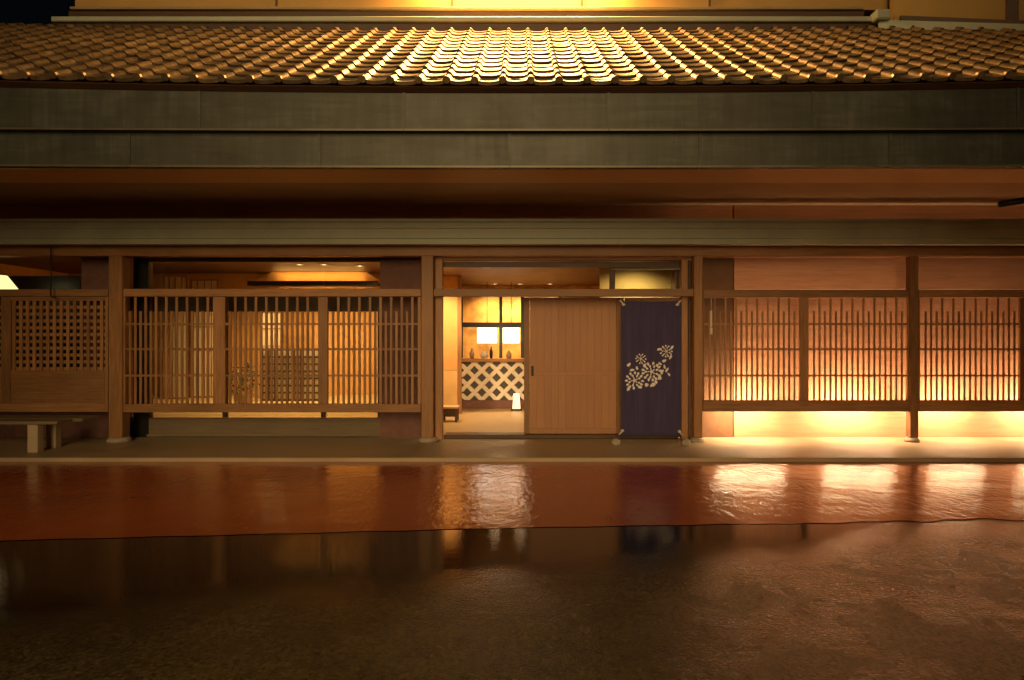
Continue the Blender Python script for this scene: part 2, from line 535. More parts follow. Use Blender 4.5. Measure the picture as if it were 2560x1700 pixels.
cells = []
ncol = int(RX / TW)
for r in range(NROW):
    for c in range(-ncol, ncol):
        x = c * TW + 0.06
        p = rp(x + TW / 2, r * EXPO, 0.03)
        px = CX + F * p.x / p.y
        inside = -30 < px < 2590
        cells.append((0 if inside else 1, p.y, abs(px - 1280), r, x))
cells.sort()
rest_v, rest_f = [], []
tg = {True: tile_geo(True), False: tile_geo(False)}
for k, (ins, _, _, r, x) in enumerate(cells):
    s = r * EXPO
    base = rp(x + TW / 2, s, 0.0); base.x = x
    jz = random.uniform(-0.004, 0.004); jr = random.uniform(-0.012, 0.012)
    if k < 300:
        o = bpy.data.objects.new("roof_tile", TE if r == 0 else TM)
        link(o, base + Vector((0, 0, jz)), roof)
        o.rotation_euler = (random.uniform(-0.012, 0.012), jr, 0)
    else:
        gv, gf = tg[r == 0]
        off = len(rest_v)
        for vx, vs_, vn in gv:
            rest_v.append(Vector((base.x + vx, base.y + vs_ * CA - vn * SA, base.z + vs_ * SA + vn * CA + jz + jr * vx)))
        rest_f += [tuple(off + q for q in f) for f in gf]
o = mesh_obj("upper_roof_tiles", rest_v, rest_f, M['tile'], roof, loc=(0, EY, EZ))
tag(o, kind="stuff")

# cap flashing along the top of the roof, base beam and lit upper wall
TY, TZ = EY + SLOPE * CA, EZ + SLOPE * SA
xu0, xu1 = X(165, 9.1), X(2180, 9.04)
box("roof_cap", xu0 - 0.1, xu1, TY - 0.10, TY + 0.16, TZ + 0.085, TZ + 0.155, M['rail_metal'], B, 0.01)
box("cap_course", xu0 - 0.1, xu1 - 0.02, TY - 0.05, TY + 0.16, TZ - 0.06, TZ + 0.083, M['dark_wood'], B)
box("base_beam", xu0, xu1 - 0.05, TY + 0.10, TY + 0.30, TZ + 0.157, TZ + 0.335, M['dark_wood'], B, 0.01)
box("base_molding", xu0 + 0.05, xu1 - 0.08, TY + 0.06, TY + 0.30, TZ + 0.337, TZ + 0.375, M['pale_wood'], B, 0.005)
box("upper_wall", xu0 + 0.06, xu1 + 0.4, TY + 0.16, TY + 0.30, TZ + 0.377, TZ + 2.9, M['upper_wall'], B)
box("side_wall", xu0 + 0.06, xu0 + 0.2, TY + 0.302, TY + 4.0, TZ - 0.5, TZ + 2.9, M['upper_wall'], B)
for px in (690, 1130, 1455, 1775):
    x = X(px, TY + 0.13)
    box("wall_batten", x - 0.015, x + 0.015, TY + 0.14, TY + 0.158, TZ + 0.377, TZ + 2.9, M['dark_wood_v'], B)
# right wing, turned a little towards the street
W0 = Vector((X(2190, TY - 0.02), TY - 0.02, 0)); W1 = Vector((X(2900, TY - 0.75), TY - 0.75, 0))
wd = (W1 - W0).normalized(); wnrm = Vector((wd.y, -wd.x, 0))   # towards the street
def wing(name, a, b, t0, t1, z0a, z0b, z1a, z1b, mat):
    p, q = W0 + wd * a, W0 + wd * b
    v = []
    for base, zz, z1 in ((p, z0a, z1a), (q, z0b, z1b)):
        for t in (t0, t1):
            f = base + wnrm * t
            v += [(f.x, f.y, zz), (f.x, f.y, z1)]
    return mesh_obj(name, v, [(0, 4, 5, 1), (2, 3, 7, 6), (1, 5, 7, 3), (0, 2, 6, 4), (0, 1, 3, 2), (4, 6, 7, 5)], mat, B)
wl = (W1 - W0).length
def rz(y): return EZ + (y - EY) / CA * SA
za, zb = rz(W0.y), rz(W1.y)
wing("wing_wall", 0.22, wl, 0.0, -0.15, za - 0.1, zb - 0.1, TZ + 2.9, TZ + 2.9, M['upper_wall'])
wing("wing_flashing", 0.0, wl, 0.12, 0.002, za - 0.05, zb - 0.05, za + 0.10, zb + 0.10, M['rail_metal'])
wing("wing_sill", 0.3, wl, 0.05, 0.002, za + 0.102, zb + 0.102, za + 0.16, zb + 0.16, M['dark_wood'])
wing("wing_post", 1.60, 1.74, 0.04, 0.002, za - 0.1, za - 0.1, TZ + 2.9, TZ + 2.9, M['dark_wood_v'])
box("ridge_end_tile", X(2178, 8.95), X(2215, 8.95), 8.82, 9.0, TZ + 0.06, TZ + 0.2, M['rail_metal'], B, 0.02)

# copper clad eave fascia: two stepped courses of sheets
def sheet_row(y, z0, z1, step, phase, tilt):
    k = -6
    while True:
        x0 = phase + k * step
        if x0 > 10: break
        x1 = x0 + step - 0.004
        if x1 > -10.6:
            nseg = 6
            v, f = [], []
            for i in range(nseg + 1):
                x = x0 + (x1 - x0) * i / nseg
                up = sori(x, 0) * 0.6
                j = 0.0
                v += [(x, y - 0.004, z1 + up), (x, y - tilt, z0 + 0.022 + up * 0.4), (x, y - tilt - 0.012, z0 + 0.018 + up * 0.4), (x, y - tilt - 0.012, z0 + up * 0.4), (x, y + 0.05, z0 + up * 0.4)]
            for i in range(nseg):
                a = 5 * i
                for q in range(4): f.append((a + q, a + q + 1, a + q + 6, a + q + 5))
            mesh_obj("copper_sheet", v, f, M['copper'], B)
            mesh_obj("sheet_lip", [q + Vector((0, -0.0015, 0)) for i in range(nseg + 1) for q in (Vector(v[5 * i + 2]), Vector(v[5 * i + 3]))], [(2 * i, 2 * i + 1, 2 * i + 3, 2 * i + 2) for i in range(nseg)], M['copper_lip_lit'], B)
            box("sheet_seam", x1 - 0.012, x1 + 0.016, y - 0.016, y - 0.004, z0 + 0.02 + sori(x1, 0) * .24, z1 + sori(x1, 0) * .6 - 0.01, M['copper'], B)
        k += 1
YF1, YF2 = 6.14, 6.20
sheet_row(YF1, 3.43, 3.935, 1.96, X(500, YF1), 0.012)
sheet_row(YF2, 3.095, 3.55, 1.84, X(800, YF2), 0.010)
box("soffit_lip", -10.6, 10.6, YF2 + 0.052, 6.80, 3.10, 3.15, M['lip_wood'], B)
v = [(x, y, z) for x in (-10.6, 10.6) for y, z in ((6.802, 3.112), (9.098, 3.345), (9.098, 3.40), (6.802, 3.17))]
mesh_obj("soffit", v, [(0, 4, 5, 1), (1, 5, 6, 2), (2, 6, 7, 3), (3, 7, 4, 0), (0, 1, 2, 3), (7, 6, 5, 4)], M['eave_wood'], B)
# walls
def wall_px(name, px0, px1, py0, py1, mat, y=YW, t=0.12):
    return pbox(name, px0, px1, py0, py1, y, t, mat, B)
ZT = 3.43
box("upper_board", XL, X(1832, YW), YW + 0.004, YW + 0.1, Z(636, YW), ZT, M['red_board'], B)
box("upper_board", X(1835, YW), XR + 2, YW, YW + 0.1, Z(636, YW), ZT, M['red_board'], B)
# right wall: boards per bay
for a, b_ in ((1835, 2283), (2285, 2900)):
    box("wall_panel", X(a, YW), X(b_, YW), YW, YW + 0.1, Z(724, YW), Z(637, YW), M['red_board'], B, 0.004)
    box("wall_panel", X(a, YW), X(b_, YW), YW + 0.003, YW + 0.1, G, Z(725, YW), M['red_board'], B, 0.004)
for a, b_ in ((1740, 1832), (950, 1066), (203, 318)):
    wall_px("plaster_pier", a, b_, 637, 1106 if a > 900 else 1108, M['brown_plaster' if a > 1700 else 'plum'], YW - 0.02, 0.16)
wall_px("back_panel", -300, 203, 1015, 1108, M['plum'], YW, 0.12)
wall_px("black_window_post", 333, 371, 640, 1097, M['black'], YW - 0.01, 0.12)

# posts on round stone bases
posts = [(271, 305), (1053, 1083), (1735, 1757), (2276, 2297), (-470, -436), (2830, 2851)]
for a, b_ in posts:
    x0, x1 = X(a, YP), X(b_, YP)
    w = x1 - x0
    box("post", x0, x1, YP, YP + w, G + 0.06, Z(614, YP), M['cedar_v'], B, 0.008)
    lathe("post_base", [(0, 0), (w * 0.80, 0), (w * 0.84, 0.02), (w * 0.74, 0.05), (w * 0.6, 0.062), (0, 0.062)], ((x0 + x1) / 2, YP + w / 2, G), M['stone'], B, 16)

# head beam, metal clad rail, middle rail
box("head_beam", XL, XR, YP - 0.012, YP + 0.15, Z(640, YP), Z(606, YP), M['cedar_h'], B, 0.006)
yr = 8.40
pr = [(0, Z(611, yr)), (-0.03, Z(611, yr)), (-0.03, Z(598, yr)), (-0.005, Z(595, yr)), (-0.005, Z(572, yr)), (-0.018, Z(570, yr)), (-0.018, Z(561, yr)), (0, Z(560, yr)), (0, Z(556, yr)), (-0.035, Z(555, yr)), (-0.035, Z(548, yr)), (0.10, Z(548, yr)), (0.10, Z(611, yr))]
v, f = [], []
for x in (XL, XR):
    for dy, z in pr: v.append((x, yr + dy, z))
n = len(pr)
for i in range(n): f.append((i, (i + 1) % n, n + (i + 1) % n, n + i))
f += [tuple(range(n))[::-1], tuple(range(n, 2 * n))]
mesh_obj("metal_rail", v, f, M['rail_metal'], B)
for k in range(24):
    x = -8.6 + k * 0.72
    box("rail_bracket", x - 0.02, x + 0.02, yr + 0.102, YP - 0.014, Z(600, yr), Z(570, yr), M['black_metal'], B)

# middle rails between posts
def rail(px0, px1, py0, py1, dy=0.03, mat='cedar_h'):
    return pbox("rail", px0, px1, py0, py1, YP + dy, 0.09, M[mat], B, 0.005)
rail(-440, 270, 723, 741); rail(306, 1052, 722, 741); rail(1084, 1734, 722, 741, 0.02); rail(1758, 2275, 725, 744); rail(2298, 2829, 725, 744)

# lattice screens
def lattice(px0, px1, py0, py1, stiles, pitch, label, sw=0.025, first_long=True, rods=(810, 873, 939), top_short=778, skip=()):
    d = YP + 0.045
    x0 = X(px0, d); zb = Z(py1, d); zt = Z(py0, d)
    L = empty("lattice_screen", ((X(px0, d) + X(px1, d)) / 2, d, zb))
    L.parent = B; L.location = wloc(L) - wloc(B)
    if label: L["label"] = label
    segs = []
    cur = px0
    for a, b_ in stiles:
        segs.append((cur, a)); cur = b_
        pbox("stile", a, b_, py0, py1, d - 0.012, 0.05, M['cedar_v'], L, 0.004)
    segs.append((cur, px1))
    for a, b_ in segs:
        nsl = max(2, round((b_ - a) / pitch))
        p = (b_ - a) / nsl
        for k in range(1, nsl):
            px = a + k * p
            x = X(px, d)
            top = zt if (k % 2 == (0 if first_long else 1)) else Z(top_short, d)
            box("slat", x - sw / 2, x + sw / 2, d, d + 0.016, zb, top, M['cedar_v'], L, 0.002)
        for py in rods:
            z = Z(py, d)
            box("cross_rod", X(a, d), X(b_, d), d + 0.004, d + 0.012, z - 0.014, z + 0.014, M['cedar_h'], L)
    return L
LB = lattice(306, 1052, 742, 1010, [(306, 312), (532, 562), (795, 819), (1044, 1052)], 13.3, None, 0.034)
pbox("bottom_rail", 306, 1052, 1010, 1031, YP + 0.03, 0.10, M['cedar_h'], B, 0.005)
LD = lattice(1758, 2275, 745, 1001, [(1758, 1761), (2000, 2022), (2269, 2275)], 13.6, "lattice glowing from a light strip behind its lower rail")
pbox("bottom_rail", 1758, 2275, 1001, 1029, YP + 0.02, 0.07, M['cedar_h'], B, 0.005)
LE = lattice(2298, 2829, 745, 1001, [(2298, 2301), (2551, 2573), (2823, 2829)], 13.6, "lattice glowing from a light strip behind its lower rail")
pbox("bottom_rail", 2298, 2829, 1001, 1029, YP + 0.02, 0.07, M['cedar_h'], B, 0.005)

# square grid screen on the left with a solid lower panel
d = YP + 0.045
GS = empty("grid_screen", (X(100, d), d, Z(1028, d)))
GS.parent = B; GS.location = wloc(GS) - wloc(B)
for a, b_ in ((-440, -420), (2, 26), (262, 270)):
    pbox("stile", a, b_, 742, 1025, d - 0.012, 0.05, M['cedar_v'], GS, 0.004)
pbox("top_rail", 26, 262, 742, 752, d - 0.008, 0.045, M['cedar_h'], GS)
pbox("lower_panel", 26, 262, 926, 1008, d, 0.03, M['cedar_h'], GS)
pbox("bottom_rail", -440, 270, 1008, 1030, d - 0.02, 0.09, M['cedar_h'], GS, 0.005)
pbox("lower_panel", -420, 2, 926, 1008, d, 0.03, M['cedar_h'], GS)
for base, nv in ((26, 13), (-420, 23)):
    wpx = 236 if base > 0 else 422
    for k in range(nv + 1):
        px = base + (k + 0.5) * wpx / (nv + 1)
        x = X(px, d)
        box("grid_bar", x - 0.021, x + 0.021, d, d + 0.016, Z(926, d), Z(752 if base > 0 else 742, d), M['cedar_v'], GS)
    for k in range(10):
        py = 760 + k * 17.1
        z = Z(py + 8, d)
        box("grid_bar", X(base, d), X(base + wpx, d), d + 0.0165, d + 0.030, z - 0.021, z + 0.021, M['cedar_h'], GS)

# raised room edge below the left lattice
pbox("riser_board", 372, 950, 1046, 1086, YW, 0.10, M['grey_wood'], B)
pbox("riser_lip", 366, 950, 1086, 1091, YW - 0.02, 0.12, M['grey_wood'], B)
pbox("riser_foot", 372, 950, 1094, 1108, YW + 0.04, 0.06, M['black'], B)
ZF = Z(1045, YW)      # raised floor level

# glazing of the left room
gy = YW + 0.03
for a, b_ in ((372, 562), (562, 808), (808, 950)):
    g_ = pbox("window", a, b_, 642, 655, gy, 0.04, M['dark_wood'], B)
    pbox("pane", a + 1, b_ - 1, 656, 1040, gy + 0.015, 0.006, M['glass'], g_)
    pbox("frame", a + 1, a + 6, 730, 1044, gy, 0.04, M['dark_wood_v'], g_)
    pbox("frame", b_ - 6, b_ - 1, 730, 1044, gy, 0.04, M['dark_wood_v'], g_)

# entrance frame
ye = YP + 0.14
for a, b_ in ((1088, 1106), (1704, 1719)):
    pbox("door_jamb", a, b_, 648, 1098, ye, 0.12, M['cedar_v'], B, 0.004)
for a, b_ in ((1076, 1088), (1721, 1741)):
    pbox("door_jamb", a, b_, 640, 1104, ye + 0.06, 0.12, M['dark_wood_v'], B, 0.004)
pbox("door_head", 1088, 1735, 641, 650, ye, 0.12, M['cedar_h'], B, 0.004)
pbox("inner_head", 1106, 1704, 655, 668, ye + 0.15, 0.06, M['dark_wood'], B)
box("threshold", X(1106, ye), X(1704, ye), YW - 0.16, YW + 0.10, G + 0.001, G + 0.055, M['dark_wood'], B, 0.006)
# sliding door
yd = YW - 0.06
SD = empty("sliding_door", (X(1437, yd), yd, G + 0.057))
SD.parent = B; SD.location = wloc(SD) - wloc(B)
zb, zt = G + 0.058, Z(744, yd)
def dx(px): return X(px, yd)
box("stile", dx(1310), dx(1324), yd, yd + 0.04, zb, zt, M['cedar_v'], SD, 0.003)
box("stile", dx(1541), dx(1560), yd, yd + 0.04, zb, zt, M['cedar_v'], SD, 0.003)
box("top_rail", dx(1324.3), dx(1540.7), yd + 0.002, yd + 0.038, zt - 0.05, zt, M['door_wood'], SD)
box("bottom_rail", dx(1324.3), dx(1540.7), yd + 0.002, yd + 0.038, zb, zb + 0.075, M['door_wood'], SD)
box("middle_rail", dx(1324.3), dx(1540.7), yd + 0.009, yd + 0.036, Z(938, yd), Z(930, yd), M['door_wood'], SD)
nb = 12
for k in range(nb):
    a = 1324.3 + (1540.7 - 1324.3) * k / nb; b_ = 1324.3 + (1540.7 - 1324.3) * (k + 1) / nb
    off = random.choice((0.0117, 0.012, 0.0123))
    box("plank", dx(a) + 0.0005, dx(b_) - 0.0005, yd + off, yd + 0.03, zb + 0.076, Z(938, yd) - 0.001, M['door_wood'], SD, 0.001)
    box("plank", dx(a) + 0.0005, dx(b_) - 0.0005, yd + off, yd + 0.03, Z(930, yd) + 0.001, zt - 0.051, M['door_wood'], SD, 0.001)
box("backing", dx(1324.5), dx(1540.5), yd + 0.031, yd + 0.037, zb + 0.076, zt - 0.051, M['door_wood'], SD)
box("finger_pull", dx(1328), dx(1334), yd + 0.004, yd + 0.012, Z(940, yd), Z(915, yd), M['black_metal'], SD)
# fixed leaf behind the banner
pbox("fixed_leaf", 1562, 1704, 744, 1092, YW + 0.02, 0.04, M['door_wood'], B)
# small window above the banner
tw = pbox("transom_window", 1524, 1703, 669, 674, YW + 0.0, 0.04, M['rail_metal'], B)
pbox("frame", 1524, 1538, 675, 722, YW, 0.04, M['dark_wood_v'], tw)
pbox("frame", 1690, 1703, 669 + 6, 722, YW, 0.04, M['dark_wood_v'], tw)
pbox("pane", 1538, 1690, 675, 722, YW + 0.012, 0.006, M['glass'], tw)

# ------------------------------------------------------------------ interior shell (parts of the building)
XM = -1.75                        # partition between room and hall
box("room_floor", XL, XM, YW + 0.102, 13.0, ZF - 0.08, ZF - 0.002, M['tatami'], B)
box("hall_floor", XM, 4.2, YW + 0.105, 14.0, -0.04, G + 0.004, M['hall_floor'], B)
box("room_back_wall", XL, XM, 13.0, 13.1, G, 3.2, M['plaster'], B)
box("hall_back_wall", XM, 4.2, 14.0, 14.1, G, 3.2, M['gold_wall'], B)
box("partition", XM - 0.06, XM, YW + 0.3, 12.99, G, 3.2, M['plaster'], B)
box("hall_side_wall", 4.2, 4.3, YW + 0.2, 14.0, G, 3.2, M['plaster'], B)
box("room_side_wall", XL - 0.1, XL, YW + 0.2, 13.0, G, 3.2, M['plaster'], B)
box("hall_ceiling", XM, 4.2, YW + 0.102, 14.0, 2.62, 2.68, M['dark_wood'], B)
box("room_ceiling", XL, XM - 0.06, YW + 0.102, 13.0, 2.78, 2.84, M['dark_wood'], B)
box("dark_partition", XL, X(199, 10.6), 10.6, 10.7, ZF, Z(690, 10.6), M['black'], B)
box("side_room_wall", X(1500, 10.4), X(1678, 10.4), 10.4, 10.5, 1.9, 2.615, M['side_wall'], B)
box("side_room_post", X(1679, 10.4), X(1700, 10.4), 10.38, 10.5, 1.9, 2.615, M['grey_wood_v'], B)
pbox("inner_lintel", 300, 950, 738, 779, YW + 0.12, 0.05, M['dark_wood'], B)
# lit wall stub on the left of the hall
dh = 11.9
pbox("hall_pillar_wall", 1060, 1144, 630, 925, dh, 0.1, M['plaster'], B)
pbox("hall_wainscot", 1060, 1144, 926, 1041, dh - 0.006, 0.1, M['plaster_pale'], B)
pbox("hall_corner_post", 1145, 1153, 630, 1041, dh - 0.02, 0.12, M['cedar_v'], B)

# ------------------------------------------------------------------ counter with diagonal white relief
C = empty("reception_counter", (X(1260, YB), YB, G + 0.005), "counter with white diagonal relief on dark front in the entrance hall", "counter")
cx0, cx1 = X(1151, YB), X(1480, YB)
box("body", cx0, cx1, YB + 0.03, YB + 0.55, G + 0.006, 0.99, M['namako'], C)
box("counter_top", cx0 - 0.03, cx1, YB - 0.05, YB + 0.6, 0.992, 1.055, M['cedar_h'], C, 0.006)
box("plinth", cx0 - 0.01, cx1, YB - 0.01, YB + 0.028, G + 0.006, Z(1001, YB), M['plum'], C)
zlo, zhi = Z(1000, YB), 0.985
pitch = X(1296, YB) - X(1260, YB)
S2 = pitch * 2.0
hgt = zhi - zlo
bw = 0.072
def relief(x0, dirn):
    """a 45 degree bar clipped to the front between zlo and zhi"""
    pts = []
    xa, za_, xb, zb_ = x0, zlo, x0 + dirn * hgt, zhi
    # clip in x
    def cl(x): return max(cx0, min(cx1, x))
    xa2, xb2 = cl(xa), cl(xb)
    if abs(xb2 - xa2) < 0.03: return
    za2 = zlo + (xa2 - xa) * dirn; zb2 = zlo + (xb2 - xa) * dirn
    h = bw * 0.7071
    y0 = YB + (0.0 if dirn > 0 else 0.004)
    v = [(xa2 - h, y0, za2), (xa2 + h, y0, za2), (xb2 + h, y0, zb2), (xb2 - h, y0, zb2)]
    v += [(x + (0.012 if i in (0, 3) else -0.012) * -1, YB + 0.029, z) for i, (x, _, z) in enumerate(v)]
    mesh_obj("relief_bar", v, [(0, 1, 2, 3), (0, 4, 5, 1), (1, 5, 6, 2), (2, 6, 7, 3), (3, 7, 4, 0)], M['white_plaster'], C)
x = cx0 - hgt
pp = X(1294, YB) - X(1257, YB)
while x < cx1 + hgt:
    relief(x, 1)
    relief(x + 0.001, -1)
    x += pp
# things on the counter
for px, hgt_, r, mt in ((1180, 0.20, 0.05, 'ceramic'), (1210, 0.14, 0.07, 'white_plaster'), (1228, 0.24, 0.035, 'black'), (1272, 0.16, 0.06, 'ceramic')):
    d = YB + 0.25
    lathe("counter_jar", [(0, 0), (r * .7, 0), (r, hgt_ * .3), (r * .95, hgt_ * .6), (r * .4, hgt_ * .8), (r * .45, hgt_), (0, hgt_)], (X(px, d), d, 1.057), M[mt], None, 14)
jars = [o for o in col.objects if o.name.startswith("counter_jar")]
for o, t in zip(jars, ("brown jar at the left end of the reception counter", "squat white jar on the reception counter", "slim black bottle on the reception counter", "brown jar nearest the sliding door on the reception counter")):
    tag(o, t, "jar", "jars on the reception counter")

# black frame above the counter (a hanging rack)
d = YB + 0.45
RK = empty("black_rack", (X(1228, d), d, 1.057), "black square-bar rack standing over the reception counter", "rack")
for px in (1153, 1252, 1306, 1400):
    pbox("upright", px - 4, px + 4, 600, 1, d, 0.03, M['black'], RK) if False else box("upright", X(px - 4, d), X(px + 4, d), d, d + 0.05, 1.057, 2.45, M['black'], RK)
box("crossbar", X(1149, d), X(1404, d), d - 0.002, d + 0.052, Z(818, d), Z(806, d), M['black'], RK)
box("crossbar", X(1149, d), X(1404, d), d - 0.002, d + 0.052, 2.42, 2.47, M['black'], RK)

# square paper lanterns in front of the rack
d = YB + 0.2
for px0, px1, lb in ((1193, 1241, "left of two bright square paper lanterns above the counter"), (1257, 1299, "right of two bright square paper lanterns above the counter")):
    x0, x1 = X(px0, d), X(px1, d); z0, z1 = Z(858, d), Z(819, d)
    L = empty("paper_lantern", ((x0 + x1) / 2, d + 0.1, z0), lb, "lantern", "square paper lanterns over the counter")
    box("shade", x0, x1, d, d + 0.2, z0, z1, M['lantern'], L, 0.01)
    box("lid", x0 - 0.008, x1 + 0.008, d - 0.008, d + 0.208, z1 + 0.001, z1 + 0.016, M['black'], L)
    xm = (x0 + x1) / 2
    box("hanger", xm - 0.006, xm + 0.006, d + 0.094, d + 0.106, z1 + 0.017, 2.62, M['black'], L)

# floor lantern
d = 12.45
x0, x1 = X(1281, d), X(1301, d)
A = empty("floor_lantern", ((x0 + x1) / 2, d + 0.08, G + 0.005), "small glowing floor lantern at the foot of the counter", "lantern")
box("base", x0 - 0.025, x1 + 0.025, d - 0.02, d + 0.18, G + 0.005, G + 0.04, M['black'], A)
zz0, zz1 = G + 0.041, G + 0.33
v = []
for z, k in ((zz0, 1.0), (zz1, 0.72)):
    c0 = (x0 + x1) / 2; hw = (x1 - x0) / 2 * k
    v += [(c0 - hw, d + 0.08 - hw, z), (c0 + hw, d + 0.08 - hw, z), (c0 + hw, d + 0.08 + hw, z), (c0 - hw, d + 0.08 + hw, z)]
mesh_obj("shade", v, [(0, 1, 5, 4), (1, 2, 6, 5), (2, 3, 7, 6), (3, 0, 4, 7), (4, 5, 6, 7), (3, 2, 1, 0)], M['andon'], A)

# low stool by the hall wall
d = 10.7
ST = empty("low_stool", (X(1124, d), d + 0.15, G + 0.005), "dark low stool by the ochre wall inside the entrance", "stool")
x0, x1 = X(1100, d), X(1146, d)
zt_ = Z(1017, d)
box("seat", x0, x1, d, d + 0.3, zt_ - 0.035, zt_, M['pale_wood'], ST, 0.005)
for sx in (x0 + 0.02, x1 - 0.06):
    for sy in (d + 0.02, d + 0.24):
        box("leg", sx, sx + 0.04, sy, sy + 0.04, G + 0.005, zt_ - 0.036, M['dark_wood_v'], ST)
box("apron_board", x0 + 0.061, x1 - 0.061, d + 0.03, d + 0.27, zt_ - 0.17, zt_ - 0.037, M['dark_wood'], ST)

# ceiling downlights
def downlight(px, dd, zc, label, watts, group, spread=100, aim=(0, 0), c=None):
    x = X(px, dd)
    DL = empty("ceiling_downlight", (x, dd, zc - 0.002), label, "downlight", group)
    lathe("trim", [(0.055, 0), (0.075, 0), (0.075, -0.012), (0.055, -0.012), (0.055, 0)], (x, dd, zc - 0.002), M['rail_metal'], DL, 16)
    lathe("lens", [(0, -0.004), (0.054, -0.004)], (x, dd, zc - 0.002), M['bulb'], DL, 16)
    sp_ = bpy.data.lights.new("downlight_beam", 'SPOT'); sp_.energy = watts; sp_.color = (1.0, 0.55, 0.20) if 'dining' in group else WARM; sp_.spot_size = R(spread); sp_.spot_blend = 0.8; sp_.shadow_soft_size = 0.05
    q = bpy.data.objects.new("downlight_beam", sp_); link(q, (x, dd, zc - 0.02), DL)
    q.rotation_euler = (R(aim[0]), R(aim[1]), 0)
HG = "downlights in the hall ceiling"
downlight(1237, 13.5, 2.62, "leftmost small ceiling downlight in the entrance hall", 200, HG, 150, (0, 0))
downlight(1300, 13.5, 2.62, "ceiling downlight over the hall lantern", 200, HG, 150, (0, 0))
downlight(1375, 13.5, 2.62, "ceiling downlight above the sliding door", 150, HG, 150, (0, 0))
downlight(1510, 11.7, 2.62, "ceiling downlight nearest the transom window", 120, HG)
downlight(1600, 9.8, 2.62, "ceiling downlight added to light the wall behind the transom window", 90, HG, 140, (20, 0))  # added lamp, brightens the wall seen through the transom
downlight(1100, 11.3, 2.62, "ceiling downlight added to brighten the ochre wall by the stool", 230, HG, 110, (12, 0))  # added lamp, brightens the wall stub
downlight(1215, 10.4, 2.62, "ceiling downlight added inside the open entrance to light the counter front", 220, HG, 130, (22, 0))  # added lamp, brightens the front of the counter

# ------------------------------------------------------------------ left dining room
# ledge with uplight and ochre trapezoid above it
d = 12.5
LG = empty("uplight_ledge", (X(780, d), d, Z(714, d)), "long dark ledge with a hidden light glowing onto the ochre panel above", "ledge")
pbox("ledge_board", 618, 945, 706, 714, d, 0.25, M['black'], LG)
pbox("ledge_lip", 618, 945, 702.5, 706, d, 0.02, M['black'], LG)
st = pbox("light_tube", 690, 905, 703.2, 705.5, d + 0.15, 0.03, M['ledge_tube'], LG)
dz = 12.85
v = [(X(640, dz), dz, Z(702, dz)), (X(950, dz), dz, Z(702, dz)), (X(880, dz), dz - 0.25, Z(655, dz)), (X(740, dz), dz - 0.25, Z(655, dz))]
v += [(x, y + 0.05, z) for x, y, z in v]
mesh_obj("ochre_panel", v, [(0, 1, 2, 3), (7, 6, 5, 4), (0, 4, 5, 1), (1, 5, 6, 2), (2, 6, 7, 3), (3, 7, 4, 0)], M['plaster'], B)

# standing shoji-like lattice panel, lit
def shoji(px0, px1, py0, d, label):
    x0, x1 = X(px0, d), X(px1, d); z1 = Z(py0, d)
    S = empty("shoji_screen", ((x0 + x1) / 2, d, ZF), label, "screen", "paper screens in the dining room")
    box("paper", x0 + 0.02, x1 - 0.02, d + 0.014, d + 0.018, ZF + 0.02, z1 - 0.02, M['paper'], S)
    for a in (x0, x1 - 0.03): box("stile", a, a + 0.03, d - 0.004, d + 0.03, ZF, z1, M['cedar_v'], S)
    for z in (ZF, z1 - 0.03): box("rail", x0 + 0.03, x1 - 0.03, d - 0.002, d + 0.028, z, z + 0.03, M['cedar_h'], S)
    n_ = max(3, round((x1 - x0) / 0.13))
    for k in range(1, n_):
        xx = x0 + (x1 - x0) * k / n_
        box("muntin", xx - 0.007, xx + 0.007, d, d + 0.013, ZF + 0.03, z1 - 0.03, M['cedar_v'], S)
    for k in range(1, 5):
        z = ZF + (z1 - ZF) * k / 5
        box("muntin", x0 + 0.03, x1 - 0.03, d - 0.003, d - 0.0005, z - 0.006, z + 0.006, M['cedar_h'], S)
    return S
shoji(408, 470, 688, 12.0, "left half of the paper screen pair seen through the lattice")
shoji(476, 546, 698, 12.3, "right half of the paper screen pair seen through the lattice")
shoji(650, 705, 778, 12.2, "narrow paper screen behind the pierced screen")
# pierced screen
d = 11.6
x0, x1 = X(655, d), X(800, d); z0, z1 = ZF, Z(872, d)
PS = empty("pierced_screen", ((x0 + x1) / 2, d, ZF), "low pale screen pierced with square holes in the dining room", "screen")
nx, nz = 9, 7
for k in range(nx + 1):
    xx = x0 + (x1 - x0) * k / nx
    box("upright_bar", xx - 0.016, xx + 0.016, d, d + 0.02, z0, z1, M['dark_wood_v'], PS)
for k in range(nz + 1):
    z = z0 + 0.02 + (z1 - z0 - 0.04) * k / nz
    box("cross_bar", x0 + 0.016, x1 - 0.016, d + 0.0205, d + 0.04, z - 0.016, z + 0.016, M['dark_wood'], PS)
box("backing_paper", x0, x1, d + 0.06, d + 0.064, z0, z1, M['paper'], PS)
